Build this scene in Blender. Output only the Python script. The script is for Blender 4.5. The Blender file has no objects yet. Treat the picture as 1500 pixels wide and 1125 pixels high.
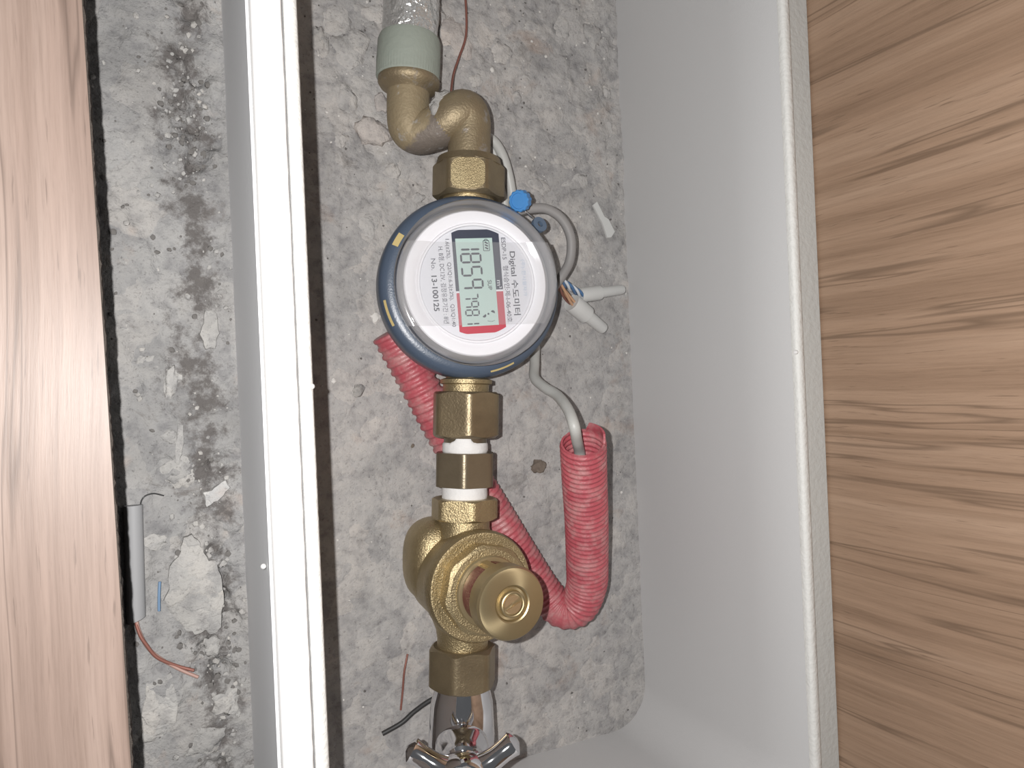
import bpy, math, random
from mathutils import Vector, Matrix, noise
random.seed(7)
SC = bpy.context.scene
COL = SC.collection
R = math.radians

# ------------------------------------------------------------------ camera
FOC, TILT, ROLL, CAMH = 1100.0, R(26.15), R(2.46), 0.405      # focal length in pixels of the 1500 px frame
_R0 = Vector((math.cos(TILT), 0, math.sin(TILT))); _U0 = Vector((0, 1, 0))
CF = Vector((math.sin(TILT), 0, -math.cos(TILT)))
CR = _R0 * math.cos(ROLL) - _U0 * math.sin(ROLL)
CU = _R0 * math.sin(ROLL) + _U0 * math.cos(ROLL)
CP = Vector((0, 0, CAMH))
cam = bpy.data.cameras.new('camera'); cam.sensor_width = 36; cam.lens = 36 * FOC / 1500
cam.clip_start = 0.01; cam.clip_end = 20
camo = bpy.data.objects.new('camera', cam); COL.objects.link(camo)
camo.matrix_world = Matrix(((CR.x, CU.x, -CF.x, CP.x), (CR.y, CU.y, -CF.y, CP.y), (CR.z, CU.z, -CF.z, CP.z), (0, 0, 0, 1)))
SC.camera = camo

# ------------------------------------------------------------------ light: the room's dim light and the phone's flash
w = bpy.data.worlds.new('world'); SC.world = w; w.use_nodes = True
bg = w.node_tree.nodes['Background']; bg.inputs[0].default_value = (0.95, 0.97, 1.0, 1); bg.inputs[1].default_value = 0.10
fl = bpy.data.lights.new('flash', 'POINT'); fl.energy = 6.7; fl.shadow_soft_size = 0.0016; fl.color = (1.0, 0.985, 0.97)
flo = bpy.data.objects.new('flash', fl); COL.objects.link(flo)
flo.location = CP - _R0 * 0.0150 + _U0 * 0.0060 - CF * 0.002
SC.view_settings.view_transform = 'Standard'; SC.view_settings.look = 'None'
SC.view_settings.exposure = 0.0; SC.view_settings.gamma = 1; SC.view_settings.use_curve_mapping = False


def at(x, y, z):                       # the point at height z that the photograph shows at pixel x, y
    d = CF * FOC + CR * (x - 750) + CU * (562.5 - y)
    return CP + d * ((z - CP.z) / d.z)


# ------------------------------------------------------------------ materials
class N:
    def __init__(s, name):
        s.m = bpy.data.materials.new(name); s.m.use_nodes = True
        s.t = s.m.node_tree; s.b = s.t.nodes['Principled BSDF']; s.out = s.t.nodes['Material Output']
        s.co = s.t.nodes.new('ShaderNodeTexCoord').outputs['Object']
    def n(s, typ, **kw):
        nd = s.t.nodes.new(typ)
        for k, v in kw.items():
            if k in nd.inputs: s.set(nd.inputs[k], v)
            else: setattr(nd, k, v)
        return nd
    def set(s, sock, v):
        if hasattr(v, 'is_output'): s.t.links.new(v, sock)
        elif isinstance(v, (tuple, list)) and len(v) == 3 and sock.type == 'RGBA': sock.default_value = (*v, 1)
        else: sock.default_value = v
    def P(s, **kw):
        for k, v in kw.items(): s.set(s.b.inputs[k.replace('_', ' ')], v)
        return s
    def map(s, scale=(1, 1, 1), rot=(0, 0, 0), loc=(0, 0, 0)):
        return s.n('ShaderNodeMapping', Vector=s.co, Scale=scale, Rotation=rot, Location=loc).outputs[0]
    def noise(s, scale, detail=4, rough=.55, vec=None, dist=0):
        nd = s.n('ShaderNodeTexNoise', Scale=scale, Detail=detail, Roughness=rough, Distortion=dist)
        s.t.links.new(vec or s.co, nd.inputs['Vector']); return nd.outputs['Fac']
    def voro(s, scale, feature='F1', out='Distance', vec=None):
        nd = s.n('ShaderNodeTexVoronoi', Scale=scale, feature=feature)
        s.t.links.new(vec or s.co, nd.inputs['Vector']); return nd.outputs[out]
    def ramp(s, fac, stops):
        nd = s.n('ShaderNodeValToRGB'); cr = nd.color_ramp
        while len(cr.elements) < len(stops): cr.elements.new(.5)
        for e, (p, c) in zip(cr.elements, stops):
            e.position = p; e.color = (*c, 1) if len(c) == 3 else c
        s.set(nd.inputs[0], fac); return nd.outputs[0]
    def mix(s, a, b, fac, mode='MIX'):
        nd = s.n('ShaderNodeMix', data_type='RGBA', blend_type=mode)
        s.set(nd.inputs[0], fac); s.set(nd.inputs[6], a); s.set(nd.inputs[7], b); return nd.outputs[2]
    def math(s, op, a, b=0.0):
        nd = s.n('ShaderNodeMath', operation=op); s.set(nd.inputs[0], a); s.set(nd.inputs[1], b); return nd.outputs[0]
    def bump(s, h, dist=.001, strength=1.0, normal=None):
        nd = s.n('ShaderNodeBump', Height=h, Distance=dist, Strength=strength)
        if normal: s.t.links.new(normal, nd.inputs['Normal'])
        s.t.links.new(nd.outputs[0], s.b.inputs['Normal']); return nd.outputs[0]


def g(v): return tuple(((c / 255) / 12.92 if c / 255 < .04 else ((c / 255 + .055) / 1.055) ** 2.4) for c in v)


M = {}
def plain(name, rgb, rough=.5, metal=0.0, bump=None, **kw):
    n = N(name); n.P(Base_Color=rgb, Roughness=rough, Metallic=metal)
    for k, v in kw.items(): n.P(**{k: v})
    if bump: n.bump(n.noise(bump[0], 3), bump[1])
    M[name] = n.m; return n


def concrete(name, base, warm, lump_scale, seedloc, stain=.5, dirt=None):
    n = N(name)
    v = n.map(loc=seedloc)
    big = n.noise(28, 5, .6, v)
    mid = n.noise(140, 5, .62, v)
    fine = n.noise(650, 4, .65, v)
    dv = n.n('ShaderNodeMix', data_type='VECTOR'); n.set(dv.inputs[0], .012)
    nz = n.n('ShaderNodeTexNoise', Scale=lump_scale * 1.3, Detail=3); n.t.links.new(v, nz.inputs['Vector'])
    n.t.links.new(v, dv.inputs[4]); n.t.links.new(nz.outputs['Color'], dv.inputs[5])
    wv = dv.outputs[1]
    cell = n.n('ShaderNodeTexVoronoi', Scale=lump_scale); n.t.links.new(wv, cell.inputs['Vector'])
    edge = n.voro(lump_scale, 'DISTANCE_TO_EDGE', 'Distance', wv)
    c = n.ramp(big, [(.28, [x * .80 for x in base]), (.5, base), (.74, warm)])
    c = n.mix(c, n.ramp(mid, [(.3, (.62, .62, .64)), (.5, (1, 1, 1)), (.72, (1.12, 1.11, 1.09))]), .8, 'MULTIPLY')
    c = n.mix(c, n.ramp(cell.outputs['Color'], [(.2, (.86, .86, .87)), (.55, (1, 1, 1)), (.9, (1.16, 1.13, 1.10))]), .75, 'MULTIPLY')
    c = n.mix(c, n.ramp(fine, [(.30, (.55, .54, .54)), (.42, (1, 1, 1)), (.64, (1, 1, 1)), (.76, (1.3, 1.3, 1.3))]), .75, 'MULTIPLY')
    st = n.noise(55, 6, .7, n.map(loc=(3.1, 1.7, .4)), .6)
    c = n.mix(c, (.13, .115, .105), n.math('MULTIPLY', n.ramp(st, [(.60, (0, 0, 0)), (.70, (1, 1, 1))]), stain))
    rust = n.noise(36, 4, .6, n.map(loc=(7.3, 5.7, .4)), .3)
    c = n.mix(c, (.42, .30, .23), n.math('MULTIPLY', n.ramp(rust, [(.62, (0, 0, 0)), (.74, (1, 1, 1))]), .35))
    if dirt:                                                  # dark dirt caught in the crumbled seam
        sx = n.n('ShaderNodeSeparateXYZ'); n.t.links.new(n.co, sx.inputs[0])
        band = n.math('SUBTRACT', 1.0, n.math('MULTIPLY', n.math('ABSOLUTE', n.math('SUBTRACT', sx.outputs[0], dirt)), 52))
        dn = n.math('ADD', n.math('MULTIPLY', n.noise(85, 8, .74, n.map(loc=(1.2, 8.4, 0)), 0), 1.0), n.math('MULTIPLY', band, .20))
        c = n.mix(c, (.105, .095, .09), n.ramp(dn, [(.61, (0, 0, 0)), (.74, (.9, .9, .9))]))
    n.P(Base_Color=c, Roughness=.92)
    n.P(**{'Specular_IOR_Level': .2})
    b = n.bump(n.ramp(edge, [(0, (0, 0, 0)), (.12, (1, 1, 1))]), .0005, .4)
    b = n.bump(mid, .0016 if not dirt else .0024, .8, b)
    n.bump(fine, .0008, .75, b)
    M[name] = n.m


concrete('concrete_pit', (.405, .392, .382), (.47, .45, .43), 75, (0, 0, 0), .4)
concrete('concrete_ledge', (.295, .289, .283), (.345, .338, .33), 62, (1.3, .7, 0), .7, .021)
concrete('stone', (.45, .435, .42), (.50, .48, .46), 90, (4, 2, 1), .2)
concrete('stone_pink', (.46, .425, .40), (.49, .455, .43), 90, (2, 5, 1), .3)
plain('stone_dark', (.16, .13, .105), .9, bump=(500, .0006))
concrete('mortar', (.37, .36, .345), (.41, .40, .385), 120, (2, 1, 6), .15)
concrete('mortar_pale', (.47, .465, .455), (.52, .515, .50), 120, (2, 1, 6), .1)
plain('grit_dark', (.13, .122, .115), .9)
plain('chip_white', (.62, .60, .57), .8)
plain('wall_plastic', (.53, .526, .525), .55, bump=(900, .00005))
n = N('white_paint')
sp = n.noise(90, 6, .75, n.map((1, .5, 1)))
n.P(Base_Color=n.mix((.66, .65, .64), (.35, .30, .24), n.ramp(sp, [(.70, (0, 0, 0)), (.78, (.8, .8, .8))])), Roughness=.45); M['white_paint'] = n.m
n = plain('rim_cream', (.66, .655, .625), .6, bump=(350, .0006))
n.P(Base_Color=n.mix((.66, .655, .63), (.36, .34, .32), n.ramp(n.noise(45, 6, .7, n.map((1, .4, 1))), [(.64, (0, 0, 0)), (.70, (.8, .8, .8))])))
plain('rim_board', (.50, .50, .48), .65, bump=(350, .0004))


plain('face_grey', (.80, .80, .81), .8, bump=(300, .0001))


def wood(name, light, mid, dark, along, cross, rough, line, spec, f=1.0):
    n = N(name)
    sc = lambda a, c: tuple(a if i == along else (c if i == cross else 0.0) for i in range(3))
    wv = n.noise(1, 2, .5, n.map(sc(5, 2.5)))                     # slow waviness of the grain
    off = n.n('ShaderNodeCombineXYZ'); n.set(off.inputs[cross], n.math('MULTIPLY', wv, .012))
    vec = n.n('ShaderNodeVectorMath', operation='ADD'); n.t.links.new(n.co, vec.inputs[0]); n.t.links.new(off.outputs[0], vec.inputs[1])
    wvec = vec.outputs[0]
    def mp(a, c, loc=(0, 0, 0)): return n.n('ShaderNodeMapping', Vector=wvec, Scale=sc(a, c), Location=loc).outputs[0]
    bands = n.noise(1, 3, .6, mp(1.2 * f, 55 * f))
    med = n.noise(1, 4, .65, mp(5 * f, 230 * f, (.2, .4, .1)))
    fine = n.noise(1, 4, .7, mp(42 * f, 1100 * f))
    lines = n.noise(1, 2, .5, mp(4.0 * f, 130 * f, (.31, .17, .53)))
    pore = n.noise(1, 3, .6, mp(38 * f, 760 * f, (.7, .3, .9)))
    c = n.ramp(bands, [(.30, dark), (.50, mid), (.68, light)])
    c = n.mix(c, n.ramp(med, [(.32, (.80, .78, .76)), (.5, (1, 1, 1)), (.68, (1.10, 1.10, 1.10))]), .8, 'MULTIPLY')
    c = n.mix(c, n.ramp(fine, [(.30, (.84, .83, .82)), (.5, (1, 1, 1)), (.7, (1.08, 1.08, 1.08))]), .8, 'MULTIPLY')
    c = n.mix(c, [x * .55 for x in dark], n.math('MULTIPLY', n.ramp(lines, [(.575, (0, 0, 0)), (.615, (1, 1, 1)), (.64, (0, 0, 0))]), line))
    c = n.mix(c, [x * .5 for x in dark], n.math('MULTIPLY', n.ramp(pore, [(.64, (0, 0, 0)), (.70, (1, 1, 1))]), line * .7))
    n.P(Base_Color=c, Roughness=rough, Specular_IOR_Level=spec)
    n.bump(fine, .00010, .5)
    M[name] = n.m
wood('wood_panel', (.30, .228, .193), (.25, .185, .154), (.165, .117, .095), 1, 0, .42, .6, .3)
wood('wood_wall', (.345, .235, .163), (.297, .196, .132), (.215, .137, .090), 2, 1, .5, .65, .3)
plain('board_edge', (.055, .045, .038), .95, bump=(900, .001))

def brass(name, c1, c2, rough, metal, bs, bd, patina=None):
    n = N(name)
    a = n.noise(60, 4, .6); f = n.noise(bs, 3, .6)
    c = n.mix(c1, c2, n.ramp(a, [(.35, (0, 0, 0)), (.65, (1, 1, 1))]))
    if patina:
        p = n.noise(75, 5, .65, n.map(loc=(2, 3, 1)))
        c = n.mix(c, patina[0], n.ramp(p, [(patina[1], (0, 0, 0)), (patina[1] + .08, (1, 1, 1))]))
    n.P(Base_Color=c, Roughness=rough, Metallic=metal); n.bump(f, bd, 1.0); M[name] = n.m
brass('brass_cast', (.46, .37, .215), (.37, .295, .17), .38, .82, 1100, .00042)
brass('brass_dark', (.30, .24, .15), (.23, .182, .115), .40, .75, 900, .0002)
brass('brass_hex', (.235, .195, .135), (.20, .163, .113), .36, .7, 900, .0001)
brass('brass_elbow', (.30, .24, .15), (.24, .19, .122), .5, .55, 800, .0003, ((.33, .30, .27), .58))
n = N('brass_patina')
sx = n.n('ShaderNodeSeparateXYZ'); n.t.links.new(n.co, sx.inputs[0])
pat = n.math('ADD', n.math('MULTIPLY', n.math('SUBTRACT', sx.outputs[0], sx.outputs[1]), 38), n.noise(90, 5, .65))
c = n.mix((.30, .24, .15), (.19, .16, .135), n.ramp(pat, [(.10, (0, 0, 0)), (.24, (1, 1, 1))]))
c = n.mix(c, (.40, .38, .36), n.ramp(n.noise(170, 5, .7), [(.58, (0, 0, 0)), (.66, (.7, .7, .7))]))
n.P(Base_Color=c, Roughness=.6, Metallic=.3); n.bump(n.noise(500, 4), .0004); M['brass_patina'] = n.m
brass('brass_arm', (.27, .215, .165), (.22, .175, .14), .7, .25, 500, .0008, ((.40, .38, .35), .50))
brass('brass_face', (.44, .36, .21), (.38, .30, .17), .42, .75, 1500, .0005)
brass('brass_smooth', (.46, .37, .215), (.43, .345, .20), .38, .8, 2500, .00003)
brass('brass_screw', (.50, .36, .21), (.46, .33, .19), .4, .7, 1200, .0001)
brass('foil', (.74, .74, .73), (.66, .67, .66), .30, .75, 160, .0030)
plain('collar_plastic', (.285, .315, .275), .55, bump=(300, .0003))
plain('ptfe', (.72, .71, .70), .7, bump=(260, .0004))
plain('ring_plastic', (.062, .084, .122), .33, bump=(1200, .00008))
plain('gold_paint', (.62, .49, .22), .45, .3)
plain('bezel_white', (.80, .79, .81), .45)
plain('bezel_silver', (.66, .66, .68), .28, .6)
plain('dial_paper', (.66, .66, .69), .6)
plain('lcd', (.47, .60, .55), .35)
plain('ink', (.012, .014, .03), .6)
plain('ink_grey', (.06, .06, .085), .6)
plain('ink_blue', (.38, .46, .58), .6)
plain('ink_white', (.75, .75, .78), .6)
plain('band_navy', (.020, .026, .050), .5)
plain('band_red', (.46, .035, .060), .5)
n = N('conduit_red')
du = n.noise(120, 5, .65); sm = n.noise(45, 4, .6)
c = n.mix((.47, .105, .125), (.36, .065, .085), n.ramp(sm, [(.35, (0, 0, 0)), (.7, (1, 1, 1))]))
c = n.mix(c, (.50, .30, .29), n.ramp(du, [(.44, (0, 0, 0)), (.70, (.7, .7, .7))]))
n.P(Base_Color=c, Roughness=.42, Subsurface_Weight=.0); n.bump(n.noise(600, 3), .0003); M['conduit_red'] = n.m
plain('cable_light', (.45, .45, .43), .45)
plain('cable_grey', (.25, .24, .235), .5)
plain('wire_copper', (.26, .11, .085), .45, .3)
plain('wire_pink', (.42, .27, .23), .45, .2)
plain('wire_white', (.62, .66, .70), .45)
plain('wire_blue', (.07, .16, .32), .4)
plain('wire_pale_blue', (.14, .22, .33), .6)
plain('sleeve_grey', (.27, .27, .275), .6)
plain('wire_tan', (.55, .33, .20), .45)
plain('strand_black', (.03, .03, .03), .5)
plain('seal_blue', (.06, .22, .50), .3)
plain('eyelet', (.10, .14, .20), .45)
plain('steel_wire', (.7, .7, .7), .3, 1.0)
plain('connector', (.56, .56, .545), .4)
plain('chrome', (.80, .80, .82), .07, 1.0)
plain('window_red', (.11, .010, .020), .22)
plain('crystal', (.62, .61, .59), .10, .6)

def clear(name, tint, milk, gloss_rough=.04, ior=1.45):
    n = N(name); t = n.t
    tr = n.n('ShaderNodeBsdfTransparent'); n.set(tr.inputs[0], tint)
    gl = n.n('ShaderNodeBsdfGlossy'); gl.inputs['Roughness'].default_value = gloss_rough
    fr = n.n('ShaderNodeFresnel'); fr.inputs[0].default_value = ior
    m1 = n.n('ShaderNodeMixShader'); t.links.new(fr.outputs[0], m1.inputs[0]); t.links.new(tr.outputs[0], m1.inputs[1]); t.links.new(gl.outputs[0], m1.inputs[2])
    df = n.n('ShaderNodeBsdfDiffuse'); df.inputs[0].default_value = (.8, .8, .82, 1)
    m2 = n.n('ShaderNodeMixShader'); m2.inputs[0].default_value = milk
    t.links.new(m1.outputs[0], m2.inputs[1]); t.links.new(df.outputs[0], m2.inputs[2])
    t.links.new(m2.outputs[0], n.out.inputs[0]); M[name] = n.m
clear('clear_plastic', (.965, .965, .97), .02)
clear('clear_tape', (.97, .97, .97), .13, .15)
clear('clear_scrap', (.95, .95, .95), .35, .2)


# ------------------------------------------------------------------ mesh building
class MB:
    def __init__(s): s.v = []; s.f = []
    def add(s, vs, fs, mat=None):
        o = len(s.v)
        s.v += [(mat @ Vector(p)) if mat else Vector(p) for p in vs]
        s.f += [tuple(i + o for i in f) for f in fs]; return s
    def grid(s, rows, closed=True, cap0=False, cap1=False, mat=None):
        nr, nc = len(rows), len(rows[0]); vs = [p for r in rows for p in r]; fs = []
        for i in range(nr - 1):
            for j in range(nc if closed else nc - 1):
                k = (j + 1) % nc
                fs.append((i * nc + j, i * nc + k, (i + 1) * nc + k, (i + 1) * nc + j))
        if cap0: fs.append(tuple(range(nc))[::-1])
        if cap1: fs.append(tuple((nr - 1) * nc + j for j in range(nc)))
        return s.add(vs, fs, mat)
    def lathe(s, prof, seg=48, cap0=True, cap1=True, mat=None):        # profile of (radius, z) about z
        rows = [[(max(r, 1e-5) * math.cos(2 * math.pi * j / seg), max(r, 1e-5) * math.sin(2 * math.pi * j / seg), z) for j in range(seg)] for r, z in prof]
        return s.grid(rows, True, cap0, cap1, mat)
    def ngon_prism(s, sides, flat, z0, z1, ch0, ch1, rot=0, per=12, cap=True, mat=None):  # nut: flat = half across flats
        seg = sides * per; st = 2 * math.pi / sides
        rh = []
        for j in range(seg):
            a = 2 * math.pi * j / seg; q = (a % st) - st / 2
            rh.append(min(flat / math.cos(q), flat / math.cos(st / 2) * .968))
        rmax = flat / math.cos(st / 2) * .968
        def ring(kind):
            out = []
            for j in range(seg):
                a = 2 * math.pi * j / seg + rot; r = rh[j]
                if kind == 0: rr = min(r, rmax - ch0); z = z0
                elif kind == 1: rr = r; z = z0 + max(0, r - (rmax - ch0)) * .62
                elif kind == 2: rr = r; z = z1 - max(0, r - (rmax - ch1)) * .62
                else: rr = min(r, rmax - ch1); z = z1
                out.append((rr * math.cos(a), rr * math.sin(a), z))
            return out
        return s.grid([ring(k) for k in range(4)], True, cap, cap, mat)
    def box(s, lo, hi, mat=None):
        x0, y0, z0 = lo; x1, y1, z1 = hi
        return s.add([(x0, y0, z0), (x1, y0, z0), (x1, y1, z0), (x0, y1, z0), (x0, y0, z1), (x1, y0, z1), (x1, y1, z1), (x0, y1, z1)],
                     [(0, 3, 2, 1), (4, 5, 6, 7), (0, 1, 5, 4), (1, 2, 6, 5), (2, 3, 7, 6), (3, 0, 4, 7)], mat)
    def prism(s, pts, z0, z1, mat=None):
        k = len(pts)
        return s.grid([[(x, y, z0) for x, y in pts], [(x, y, z1) for x, y in pts]], True, True, True, mat)
    def tube(s, path, rad, seg=16, cap=True, n=None, end=None, inner=None, smooth=True):
        pts = spline(path, n or 12 * len(path)) if smooth else [Vector(p) for p in path]
        fr = frames(pts); m = len(pts); rows = []
        for i, (p, (t, a, b)) in enumerate(zip(pts, fr)):
            r = rad(i / (m - 1)) if callable(rad) else rad
            rows.append([p + (a * math.cos(2 * math.pi * j / seg) + b * math.sin(2 * math.pi * j / seg)) * r for j in range(seg)])
        s.grid(rows, True, cap, cap); return s
    def build(s, name, mat, parent=None, ang=35, world=False, recalc=True):
        me = bpy.data.meshes.new(name)
        vs = s.v
        if world and parent is not None:
            iv = PMAT[parent.name].inverted(); vs = [iv @ p for p in vs]
        me.from_pydata([tuple(p) for p in vs], [], s.f); me.materials.append(M[mat])
        if recalc:
            import bmesh
            bm = bmesh.new(); bm.from_mesh(me); bmesh.ops.recalc_face_normals(bm, faces=bm.faces); bm.to_mesh(me); bm.free()
        me.polygons.foreach_set('use_smooth', [True] * len(me.polygons))
        me.set_sharp_from_angle(angle=R(ang)); me.update()
        o = bpy.data.objects.new(name, me); COL.objects.link(o)
        if parent is not None: o.parent = parent
        return o


def spline(P, n):
    P = [Vector(p) for p in P]
    if len(P) == 2: return [P[0].lerp(P[1], i / (n - 1)) for i in range(n)]
    Q = [P[0] * 2 - P[1]] + P + [P[-1] * 2 - P[-2]]; out = []
    dense = []
    for i in range(1, len(Q) - 2):
        p0, p1, p2, p3 = Q[i - 1:i + 3]
        for k in range(40):
            t = k / 40
            dense.append(.5 * ((2 * p1) + (p2 - p0) * t + (2 * p0 - 5 * p1 + 4 * p2 - p3) * t * t + (3 * p1 - p0 - 3 * p2 + p3) * t ** 3))
    dense.append(P[-1])
    L = [0]
    for a, b in zip(dense, dense[1:]): L.append(L[-1] + (b - a).length)
    j = 0
    for i in range(n):
        s = L[-1] * i / (n - 1)
        while j < len(L) - 2 and L[j + 1] < s: j += 1
        d = L[j + 1] - L[j]; out.append(dense[j].lerp(dense[j + 1], (s - L[j]) / d if d > 0 else 0))
    return out


def frames(pts):
    fr = []; prev = None
    for i in range(len(pts)):
        t = (pts[min(i + 1, len(pts) - 1)] - pts[max(i - 1, 0)]).normalized()
        if prev is None:
            a = t.orthogonal().normalized()
        else:
            a = (prev - t * prev.dot(t)).normalized()
        prev = a; fr.append((t, a, t.cross(a)))
    return fr


PMAT = {}
def thing(name, label, cat, loc=(0, 0, 0), mat=None, group=None):
    o = bpy.data.objects.new(name, None); COL.objects.link(o); o.empty_display_size = .01
    m = mat if mat is not None else Matrix.Translation(loc)
    o.matrix_world = m; PMAT[o.name] = m.copy()
    return tag(o, label, cat, group)
def tag(o, label, cat, group=None):
    o['label'] = label; o['category'] = cat
    if group: o['group'] = group
    return o
def structure(o, label=None):
    o['kind'] = 'structure'
    if label: o['label'] = label
    return o
def single(mb, name, mat, label, cat, group=None, ang=35, base=None):        # a thing that is one mesh, its origin at its base
    zs = min(p.z for p in mb.v); cx = sum(p.x for p in mb.v) / len(mb.v); cy = sum(p.y for p in mb.v) / len(mb.v)
    o = Vector((cx, cy, zs)); mb.v = [p - o for p in mb.v]
    ob = mb.build(name, mat, None, ang); ob.location = o
    return tag(ob, label, cat, group)
def axis_mat(p, d):                         # local z along d
    return Matrix.Translation(p) @ Vector(d).to_track_quat('Z', 'Y').to_matrix().to_4x4()
YAX = Matrix.Rotation(-math.pi / 2, 4, 'X')          # local z -> +y

# ------------------------------------------------------------------ setting: pit floor, ledge, wood wall
def fb(x, y, s, o=4, seed=0.0): return noise.fractal(Vector((x * s, y * s, seed)), .9, 2.1, o)

def terrain(name, x0, x1, y0, y1, step, hfun, mat):
    nx = int((x1 - x0) / step) + 1; ny = int((y1 - y0) / step) + 1
    rows = []
    for j in range(ny):
        y = y0 + (y1 - y0) * j / (ny - 1)
        rows.append([(x0 + (x1 - x0) * i / (nx - 1), y, hfun(x0 + (x1 - x0) * i / (nx - 1), y)) for i in range(nx)])
    return MB().grid(rows, closed=False).build(name, mat, None, 180, recalc=False)

def h_pit(x, y):
    rough = min(1, max(0, .5 + 1.1 * fb(x, y, 9, 2, 3.3) + .55 * (y - .02) / .15))     # the top end is lumpier
    h = fb(x, y, 55, 4, 1.1) * .0011 * (.4 + rough) + fb(x, y, 190, 3, 5.1) * .0006 * (.35 + rough)
    c = noise.voronoi(Vector((x * 62, y * 62, .3)))[0]
    h += rough * .0019 * max(0, .42 - c[0]) - rough * .0012 * max(0, .12 - (c[1] - c[0])) * 4
    return h - .0008
floor = structure(terrain('floor', .030, .300, -.27, .34, .0013, h_pit, 'concrete_pit'), 'rough grey concrete bottom of the meter pit')

LZ = .064
def h_ledge(x, y):
    e = fb(x, y, 26, 4, 8.2)
    flake = max(0, min(1, (e - .05) * 6)); h = flake * .0016
    crumb = max(0, 1 - abs(x - .024 + .006 * fb(x, y, 14, 2, 2)) / .014)      # crumbly seam along the box
    crumb *= max(0, min(1, .5 + 1.6 * fb(x, y, 20, 2, 6.6)))
    h += -crumb * .0085 * max(0, .3 + fb(x, y, 130, 4, 4.4)) + fb(x, y, 150, 4, 9.1) * .0005 + crumb * fb(x, y, 260, 3, 7.7) * .0022
    return LZ + h
ledge = structure(terrain('floor_ledge', -.13, .0376, -.34, .36, .0012, h_ledge, 'concrete_ledge'), 'pale crumbling mortar ledge beside the white box')

for y0_, y1_ in ((-.75, -.2300), (.3055, .75)):               # the same mortar bed beyond both ends of the box
    structure(MB().box((.0376, y0_, -.01), (.3060, y1_, LZ)).build('floor_bed', 'concrete_ledge'), 'mortar bed beyond the end of the white box')
structure(MB().box((-.60, -.75, -.03), (.3060, .75, -.006)).build('floor_base', 'concrete_ledge'), 'concrete base under the pit')
wr = MB().box((.3060, -.75, -.03), (.3240, .75, .75)).build('wall_right', 'wood_wall')
structure(wr, 'tan wood-grain panel wall on the right')

# wood panel on the left, its cut edge dark and fibrous
e0 = Vector((-.0124, .1245, .14)); e1 = Vector((-.0079, -.1146, .14)); ed = (e1 - e0).normalized()
a0 = e0 - ed * .40; a1 = e1 + ed * .40
pan = thing('wood_panel', 'pale pinkish wood-grain panel lying along the left of the ledge', 'panel', (a0 + a1) / 2 - Vector((0, 0, .012)))
MB().prism([(a0.x, a0.y), (-.42, a0.y), (-.42, a1.y), (a1.x, a1.y)], .1395, .1402).build('surface', 'wood_panel', pan, world=True)
mb = MB(); rows = []
for k in range(4):
    rows.append([])
nn = 700; prof = [(-.42, .1284), (None, .1284), (None, .1394), (-.42, .1394)]
for i in range(nn):
    p = a0.lerp(a1, i / (nn - 1))
    for k, (x, z) in enumerate(prof):
        xx = x if x is not None else p.x + .0003 + .00075 * abs(noise.noise(Vector((k * 3.3, p.y * 700, 0)))) + .0004 * noise.noise(Vector((k, p.y * 160, 2)))
        rows[k].append((xx, p.y, z))
mb.grid(rows, False)
cb = mb.build('core_board', 'board_edge', pan, world=True)
# legs of the panel: it rests on a batten along its far side, out of view
MB().box((-.12, -.30, LZ - .003), (-.09, .32, .1284)).build('batten', 'board_edge', pan, world=True)

# ------------------------------------------------------------------ the white box round the pit
IX0, IX1, IY0, IY1, TOP, CR_ = .0531, .2866, -.2245, .30, .138, .026
box = thing('meter_box', 'white plastic box lining the pit around the water meter', 'box', (IX0, 0, -.004))
def rrect(off, z, k=10):
    out = []; x0, x1, y0, y1 = IX0 - off, IX1 + off, IY0 - off, IY1 + off; r = CR_ + off
    for cx, cy, a in ((x1 - r, y1 - r, 0), (x0 + r, y1 - r, 90), (x0 + r, y0 + r, 180), (x1 - r, y0 + r, 270)):
        for i in range(k + 1):
            q = R(a + 90 * i / k); out.append((cx + r * math.cos(q), cy + r * math.sin(q), z))
    return out
T = .0044
mb = MB().grid([rrect(0, -.004), rrect(0, .03), rrect(0, .10), rrect(0, TOP - .0012), rrect(.0005, TOP - .0003), rrect(.0014, TOP), rrect(T - .0008, TOP), rrect(T - .0002, TOP - .0004), rrect(T, TOP - .001), rrect(T, -.004)])
mb.build('liner', 'wall_plastic', box, 50, world=True)
# painted lip on top of the liner
mb = MB().grid([rrect(-.0003, TOP - .0032), rrect(-.0006, TOP - .001), rrect(.0002, TOP + .0004), rrect(.0016, TOP + .0008), rrect(T - .0012, TOP + .0007), rrect(T - .0001, TOP + .0001), rrect(T - .0001, TOP - .002)])
mb.build('lip', 'rim_cream', box, 50, world=True)
def chunk_edge(x0, x1, z1, name, mat, side):
    rows = [[] for _ in range(6)]
    for i in range(160):
        y = IY0 - .06 + (IY1 - IY0 + .1) * i / 159
        j = .00025 * noise.noise(Vector((y * 240, x0 * 90, 0)))
        cs = [(x0, -.004), (x1, -.004), (x1 + j * (side < 0), z1 - .0008), (x1 - .0006 + j * (side < 0), z1), (x0 + .0006 + j * (side > 0), z1), (x0 + j * (side > 0), z1 - .0008)]
        for k, (x, z) in enumerate(cs): rows[k].append((x, y, z))
    return MB().grid(list(map(list, zip(*rows))), True, True, True).build(name, mat, box, 50, world=True)
chunk_edge(.0374, IX0 - T - .0003, TOP + .0004, 'outer_board', 'white_paint', -1)
chunk_edge(IX1 + T + .0006, .3054, TOP - .0016, 'outer_board', 'rim_board', 1)
MB().box((.0364, IY0 - .06, -.004), (.0373, IY1 + .04, TOP - .0016)).build('outer_face', 'face_grey', box, world=True)['label'] = 'dull grey outer face of the left board'
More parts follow.
